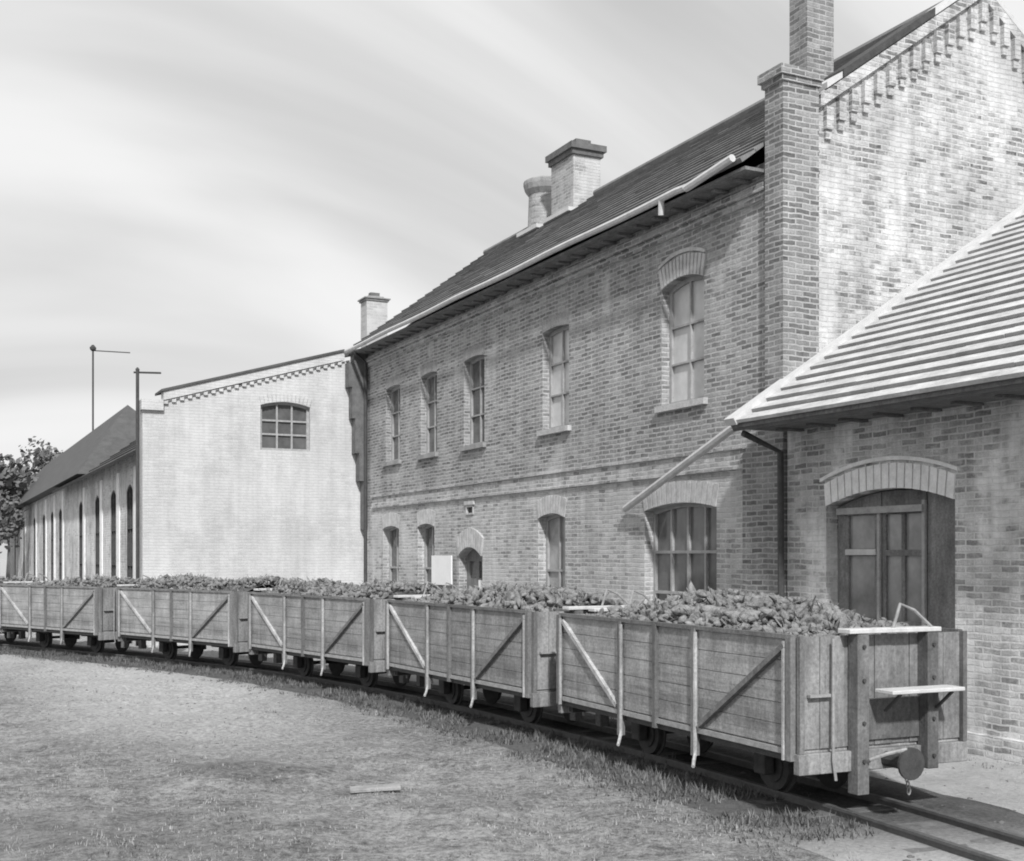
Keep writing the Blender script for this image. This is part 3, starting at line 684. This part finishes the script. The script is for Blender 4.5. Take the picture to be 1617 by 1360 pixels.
# ============================================================ WAGONS
def make_wagon():
    t = empty('rail_wagon')
    H0, H1 = .67, 1.675; yh = WW/2
    # underframe
    b = MB(); b.box(.02, WL-.02, -.42, -.32, .50, .664); b.box(.02, WL-.02, .32, .42, .50, .664)
    for x in (.5, 1.5, 3.1, 4.1): b.box(x-.05, x+.05, -.31, .31, .52, .66)
    b.box(.05, WL-.05, yh-.10, yh-.02, .585, .664); b.box(.05, WL-.05, -yh+.02, -yh+.10, .585, .664)
    for x in (.03, WL-.13): b.box(x, x+.10, -yh+.103, -.423, .50, .66); b.box(x, x+.10, .423, yh-.103, .50, .66)
    b.build('underframe', 'iron', t)
    for xa, xb in ((-.07, .018), (WL-.018, WL+.07)): MB().box(xa, xb, -yh, yh, .48, .665).build('end_beam', 'eboards', t, bevel=.006)
    MB().box(.0, WL, -yh+.03, yh-.03, .667, .71).build('floor', 'wboards', t)
    for s in (1, -1):
        b = MB(); z = H0+.045; rnd = random.Random(5+s)
        for i in range(5):
            b.box(.045, WL-.045, s*yh-s*.045+rnd.uniform(-.004, .004), s*yh-s*.005+rnd.uniform(-.004, .004), z, z+.186); z += .192
        bmesh.ops.recalc_face_normals(b.bm, faces=b.bm.faces[:]); b.build('side_boards', 'wboards', t)
        for x in (.0, 1.55, 2.3, 3.05, 4.55):
            ft = x in (1.55, 3.05); b = MB()
            y = s*yh+s*.025; z0 = .42 if ft else .60
            wd = .075 if x not in (0., 4.55) else .095
            b.box(x, x+wd-.02, min(y, y-s*.05)+s*.0, max(y, y+s*.02), z0, H1+.02)
            bmesh.ops.recalc_face_normals(b.bm, faces=b.bm.faces[:]); b.build('stanchion', 'wpost', t)
            b = MB(); xx = x-.028 if x != 0 else x+.09
            b.box(xx, xx+.026, min(y, y+s*.03), max(y, y+s*.03), z0+.0, H1-.02)
            if ft: b.tube([(xx+.01, y+s*.01, z0+.05), (xx-.02, y+s*.05, z0-.04), (xx-.1, y+s*.11, z0-.08)], .018, 6)
            bmesh.ops.recalc_face_normals(b.bm, faces=b.bm.faces[:])
            if x not in (2.3,): b.build('strap', 'wposts_light', t)
            else: b.bm.free()
        b = MB(); b.bar((.10, s*(yh+.015), 1.62), (1.46, s*(yh+.015), .74), .05, .08, up=(0, 1, 0)); b.build('brace', 'wpost', t)
        b = MB(); b.bar((WL-.10, s*(yh+.015), 1.62), (3.16, s*(yh+.015), .74), .05, .045, up=(0, 1, 0)); b.build('brace', 'wposts_light', t)
        b = MB(); b.box(.02, WL-.02, s*yh-.028, s*yh+.028, H1+.003, H1+.04); b.build('top_rail', 'wpost', t)
        b = MB(); b.box(.1, WL-.1, s*(yh+.012)-.012, s*(yh+.012)+.012, H0-.02, H0+.03); b.build('sill_rail', 'iron_light', t)
    for e, x0 in ((-1, 0), (1, WL)):
        b = MB(); y = -yh+.05; rnd = random.Random(9)
        while y < yh-.1:
            y2 = min(y+.205, yh-.05); b.box(x0+e*.0-.02+rnd.uniform(-.004, .004), x0+.02, y, y2-.006, .70, H1+.02); y = y2
        bmesh.ops.recalc_face_normals(b.bm, faces=b.bm.faces[:]); b.build('end_boards', 'eboards', t)
        for yy in (.34, -.47):
            xs = sorted((x0+e*.022, x0+e*.16)); MB().box(xs[0], xs[1], yy-.065, yy+.065, .28 if yy > 0 else .46, H1+.04).build('end_post', 'wpost', t, bevel=.006)
        for yy in (yh-.05, -yh+.0):
            xs = sorted((x0+e*.022, x0+e*.07)); MB().box(xs[0], xs[1], yy+(-.004 if yy > 0 else .004), yy+.05+(-.004 if yy > 0 else .004), .668, H1+.03).build('corner_post', 'wpost', t)
        xs = sorted((x0+e*.0, x0+e*.17)); MB().box(xs[0], xs[1], -.56, .50, H1+.043, H1+.085).build('top_ledge', 'step', t, bevel=.006)
        xs = sorted((x0+e*.165, x0+e*.40)); MB().box(xs[0], xs[1], -.62, .22, 1.19, 1.225).build('step_board', 'step', t, bevel=.006)
        for yy in (-.5, .1): MB().bar((x0+e*.165, yy, 1.02), (x0+e*.36, yy, 1.185), .03, .02).build('bracket', 'iron', t)
        xs = sorted((x0+e*.024, x0+e*.05)); MB().box(xs[0], xs[1], -.40, .27, .75, 1.12).build('end_hatch', 'wpost', t)
        b = MB(); b.tube([(x0+e*.07, 0, .57), (x0+e*.30, 0, .57)], .07, 10); b.tube([(x0+e*.30, 0, .57), (x0+e*.37, 0, .57)], [.09, .13], 12); b.tube([(x0+e*.37, 0, .57), (x0+e*.395, 0, .57)], .145, 20)
        b.build('buffer', 'iron', t, smooth=False)
        b = MB(); b.tube([(x0+e*.08, .28, .52), (x0+e*.2, .30, .60), (x0+e*.3, .2, .66), (x0+e*.38, .06, .70), (x0+e*.36, -.02, .66)], .018, 7); b.build('coupling_link', 'iron_light', t)
        b = MB()
        for yy in (.34, -.47):
            for zz in (.58, .92, 1.3, 1.6): b.tube([(x0+e*.158, yy, zz), (x0+e*.178, yy, zz)], .018, 6)
        b.build('bolt_heads', 'iron', t)['kind'] = 'stuff'
        for q in range(5):
            cx, cz = x0+e*(.12+.012*q), .50-.055*q; b = MB(); lp = []
            for a_ in range(9):
                an = a_*math.pi/4; u_, w_ = math.cos(an)*.018, math.sin(an)*.036
                lp.append((cx+(u_ if q % 2 else 0), -.17+(0 if q % 2 else u_), cz+w_))
            b.tube(lp, .007, 5); b.build('chain_link', 'iron_light', t)
        b = MB(); b.tube([(x0+e*.09, .62, H1+.0), (x0+e*.1, .63, .6), (x0+e*.1, .60, .42)], .014, 6); b.build('grab_rod', 'iron_light', t)
        b = MB(); b.box(*sorted((x0+e*.03, x0+e*.075)), .62, .86, 1.16, 1.185); b.build('foot_iron', 'iron_light', t)
        b = MB(); b.tube([(x0+e*.1, -.05, H1+.08), (x0+e*.11, -.12, H1+.3), (x0+e*.12, -.28, H1+.24), (x0+e*.14, -.47, H1+.08)], .016, 6); b.build('brake_handle', 'iron_light', t)
    for x in (1.1, 3.5):
        ax_ = MB(); ax_.tube([(x, -.52, .36), (x, .52, .36)], .035, 8); ax_.build('axle', 'iron', t)
        for s in (-1, 1):
            b = MB(); b.tube([(x, s*.31, .36), (x, s*.33, .36)], .29, 24); b.tube([(x, s*.33, .36), (x, s*.39, .36)], .25, 24); b.tube([(x, s*.39, .36), (x, s*.41, .36)], .17, 16); b.build('wheel', 'iron', t)
            b = MB(); b.box(x-.09, x+.09, s*.50-.06, s*.50+.06, .28, .50); b.bar((x-.42, s*.5, .52), (x+.42, s*.5, .52), .06, .05); b.build('axle_box', 'iron', t, bevel=.01)
    return t
w0 = make_wagon()
names = ['front wooden wagon, nearest the camera, its end with step board and round buffer in view',
         'second wagon from the front of the train, just behind the nearest wagon',
         'third wagon from the front, below the right half of the whitewashed wall',
         'fourth wagon from the front, below the left half of the whitewashed wall',
         'fifth wagon, seen nearly side on at the left, below the far workshop',
         'last wagon, running out past the left edge']
wag = []
for i in range(6):
    o = w0 if i == 0 else copy_tree(w0); p, d, q, th = wframe(i)
    o.location = p; o.rotation_euler = (0, 0, math.pi/2+th)
    tag(o, names[i], 'wagon', 'open wooden wagons of the narrow gauge train'); wag.append((p, d, q, th))

# loads
def beet_base(sub):
    bm = bmesh.new(); bmesh.ops.create_icosphere(bm, subdivisions=sub, radius=1)
    vs = [v.co.copy() for v in bm.verts]; fs = [[v.index for v in f.verts] for f in bm.faces]; bm.free(); return vs, fs
BB = {1: beet_base(1), 2: beet_base(2)}
def heap(i, prof, label, n, sub):
    p, d, q, th = wag[i]; rnd = random.Random(40+i)
    def hh(x, y):
        v = abs(y)/(WW/2-.03); return 1.585 + prof(x)*.85*(1-v**2.2) + .05*noise.noise(Vector((x*2.5, y*2.5, i*7)))
    V, F = [], []
    nx, ny = 24, 10
    for a in range(nx+1):
        for c in range(ny+1):
            x = .06+(WL-.12)*a/nx; y = (-1+2*c/ny)*(WW/2-.055); V.append((x, y, hh(x, y)-.07))
    for a in range(nx):
        for c in range(ny): k_ = a*(ny+1)+c; F.append((k_, k_+ny+1, k_+ny+2, k_+1))
    vs, fs = BB[sub]
    for _ in range(n):
        x = rnd.uniform(.1, WL-.1); y = rnd.uniform(-1, 1); y = math.copysign(abs(y)**.9, y)*(WW/2-.10)
        r = rnd.uniform(.022, .050)*(1.7 if rnd.random() < .12 else 1); lng = rnd.uniform(1.2, 2.4); z = hh(x, y)+rnd.uniform(-.05, .05)
        if rnd.random() < .06: z += .06
        rot = Matrix.Rotation(rnd.uniform(0, 6.28), 3, 'Z') @ Matrix.Rotation(rnd.gauss(0, .6), 3, 'Y') @ Matrix.Rotation(rnd.gauss(0, .5), 3, 'X')
        o = len(V); sd = rnd.uniform(0, 99)
        for c in vs:
            tp = 1 - .75*max(0, c.x)**1.2; kk = 1+.16*noise.noise(c*1.7+Vector((sd, 0, 0)))
            v = rot @ Vector((c.x*r*lng, c.y*r*tp*kk, c.z*r*tp*kk*.9)); V.append((x+v.x, y+v.y, z+v.z))
        F += [tuple(k_+o for k_ in f) for f in fs]
    # roots and leaf stalks sticking up
    for _ in range(n//2):
        x = rnd.uniform(.1, WL-.1); y = rnd.uniform(-.8, .8); z = hh(x, y)+.02; a = rnd.uniform(0, 6.28); l = rnd.uniform(.05, .17)
        u = Vector((math.cos(a)*.7, math.sin(a)*.7, rnd.uniform(.2, 1.0))).normalized()*l; s_ = Vector((-u.y, u.x, 0)).normalized()*rnd.uniform(.005, .012)
        o = len(V); b0 = Vector((x, y, z)); V += [tuple(b0-s_), tuple(b0+s_), tuple(b0+u+s_*.4+Vector((0, 0, -.02))), tuple(b0+u-s_*.4)]
        o2 = len(V); V.append(tuple(b0+Vector((0, 0, -.02)))); F += [(o, o+1, o+2, o+3), (o, o2, o+1)]
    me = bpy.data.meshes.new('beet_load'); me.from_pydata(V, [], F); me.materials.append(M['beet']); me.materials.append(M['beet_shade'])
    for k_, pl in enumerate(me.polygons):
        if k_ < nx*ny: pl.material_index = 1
    o = bpy.data.objects.new('beet_load', me); COL.objects.link(o); o.location = p; o.rotation_euler = (0, 0, math.pi/2+th)
    tag(o, label, 'beet load', 'beet loads in the wagons', 'stuff')
def pr0(x): return .04+.38*max(0, math.sin(math.pi*min(1, max(0, (x-.1)/4.3))))**.9
heap(0, pr0, 'rough heap of beets filling the front wagon beneath the shed door', 1250, 2)
heap(1, lambda x: .14+.26*math.sin(math.pi*min(1, max(0, (x+.6)/4.9))), 'heap of beets on the second wagon from the front', 1000, 2)
heap(2, lambda x: .30+.06*math.sin(x*2), 'heap of beets on the third wagon from the front', 800, 1)
heap(3, lambda x: .34+.05*math.sin(x*2+1), 'heap of beets on the fourth wagon from the front', 700, 1)
heap(4, lambda x: .22+.10*math.sin(x*1.2), 'heap of beets on the fifth wagon at the left', 600, 1)
heap(5, lambda x: .25, 'heap of beets on the last wagon at the left edge', 260, 1)

# ============================================================ GROUND DETAIL
def gz(x, y): 
    k = min(1, max(0, (trdist(x, y)-1.3)/1.2)); yl = -(x-4.09)*.8977 - (y-18)*.4406; k2 = min(1, max(0, (yl-.3)/1.5))
    return k*max(k2, .15)*(noise.noise(Vector((x*.35, y*.35, 0)))*.10 + noise.noise(Vector((x*1.3, y*1.3, 5)))*.06 + noise.noise(Vector((x*3.6, y*3.6, 9)))*.03) + .10*k*math.exp(-(((x+3.0)/.8)**2+((y-13.3)/.7)**2))
random.seed(21); V, F = [], []
n = 0
while n < 30000:
    y = 8.8+26*random.random()**1.7; x = random.uniform(-.46*y-1, .46*y+1)
    td = trdist(x, y); yl = -(x-4.09)*.8977 - (y-18)*.4406
    if td < 1.0 and random.random() < .8: n += 1; continue
    if yl < 3.2 and not (.1 < yl < .75 and -11 < (y-18)*.8977-(x-4.09)*.4406 < 1 and random.random() < .5): n += 1; continue
    dens = noise.noise(Vector((x*.6, y*.6, 3)))*.7+noise.noise(Vector((x*2.2, y*2.2, 8)))*.5+.35
    if random.random() > dens: n += 1; continue
    z = gz(x, y); hgt = random.uniform(.012, .04)*(1.7 if random.random() < .08 else 1)*(1.5 if td < 1.9 else 1)
    for _ in range(5):
        a = random.uniform(0, 6.28); u = Vector((math.cos(a), math.sin(a), 0)); bx = Vector((x+random.gauss(0, .03), y+random.gauss(0, .03), z-.01)); wd = Vector((-u.y, u.x, 0))*random.uniform(.004, .010)
        o = len(V); tp = bx+u*hgt*random.uniform(.2, .9)+Vector((0, 0, hgt)); V += [tuple(bx-wd), tuple(bx+wd), tuple(tp)]; F.append((o, o+1, o+2))
    n += 1
me = bpy.data.meshes.new('grass'); me.from_pydata(V, [], F); me.materials.append(M['grass']); o = bpy.data.objects.new('grass', me); COL.objects.link(o)
tag(o, 'short rough grass tufts scattered over the yard in front of the train', 'grass', kind='stuff')
V, F = [], []
for _ in range(9000):
    i_ = random.randrange(24, len(TR)-8); p_ = TR[i_]
    if p_.y < 10.3: continue
    q_ = tnorm(i_); sd_ = -(random.uniform(.45, 1.6)); bp = p_ + q_*sd_ + Vector((random.uniform(-.2, .2), random.uniform(-.2, .2), 0))
    if noise.noise(bp*1.1) < -.25: continue
    z = .02 if abs(sd_) < 1.2 else gz(bp.x, bp.y); hg = random.uniform(.03, .11)*(1.5 if random.random() < .12 else 1)*(1 if abs(sd_) < 1.1 else .6)
    for _k in range(5):
        a = random.uniform(0, 6.28); u = Vector((math.cos(a), math.sin(a), 0)); bx = Vector((bp.x+random.gauss(0, .04), bp.y+random.gauss(0, .04), z-.01)); wd = Vector((-u.y, u.x, 0))*random.uniform(.006, .014)
        o = len(V); tp = bx+u*hg*random.uniform(.3, 1.1)+Vector((0, 0, hg)); V += [tuple(bx-wd), tuple(bx+wd), tuple(tp)]; F.append((o, o+1, o+2))
me = bpy.data.meshes.new('weeds'); me.from_pydata(V, [], F); me.materials.append(M['leaf']); o = bpy.data.objects.new('weeds', me); COL.objects.link(o)
tag(o, 'dark low weeds growing along the track beneath the wagons', 'weeds', kind='stuff')
V, F = [], []; vs, fs = BB[1]
for _ in range(700):
    y = 9+18*random.random()**1.5; x = random.uniform(-.45*y, .46*y); 
    r = random.uniform(.006, .022)*(1.6 if random.random() < .06 else 1); o = len(V); z = gz(x, y) + (.03 if trdist(x, y) < 1.2 else 0)
    for c in vs: V.append((x+c.x*r*1.3, y+c.y*r, z+c.z*r*.7))
    F += [tuple(k_+o for k_ in f) for f in fs]
me = bpy.data.meshes.new('gravel'); me.from_pydata(V, [], F); me.materials.append(M['soot']); o = bpy.data.objects.new('gravel', me); COL.objects.link(o)
tag(o, 'loose pale gravel and clods on the yard earth', 'gravel', kind='stuff')
b = MB(); b.box(-.26, .26, -.09, .09, .0, .035); pk = b.build('wooden_board', 'arch_dark', bevel=.004); pk.location = (-1.42, 12.5, gz(-1.42, 12.5)+.015); pk.rotation_euler = (.03, -.04, .15)
tag(pk, 'short pale wooden board lying on the ground in the foreground', 'board')
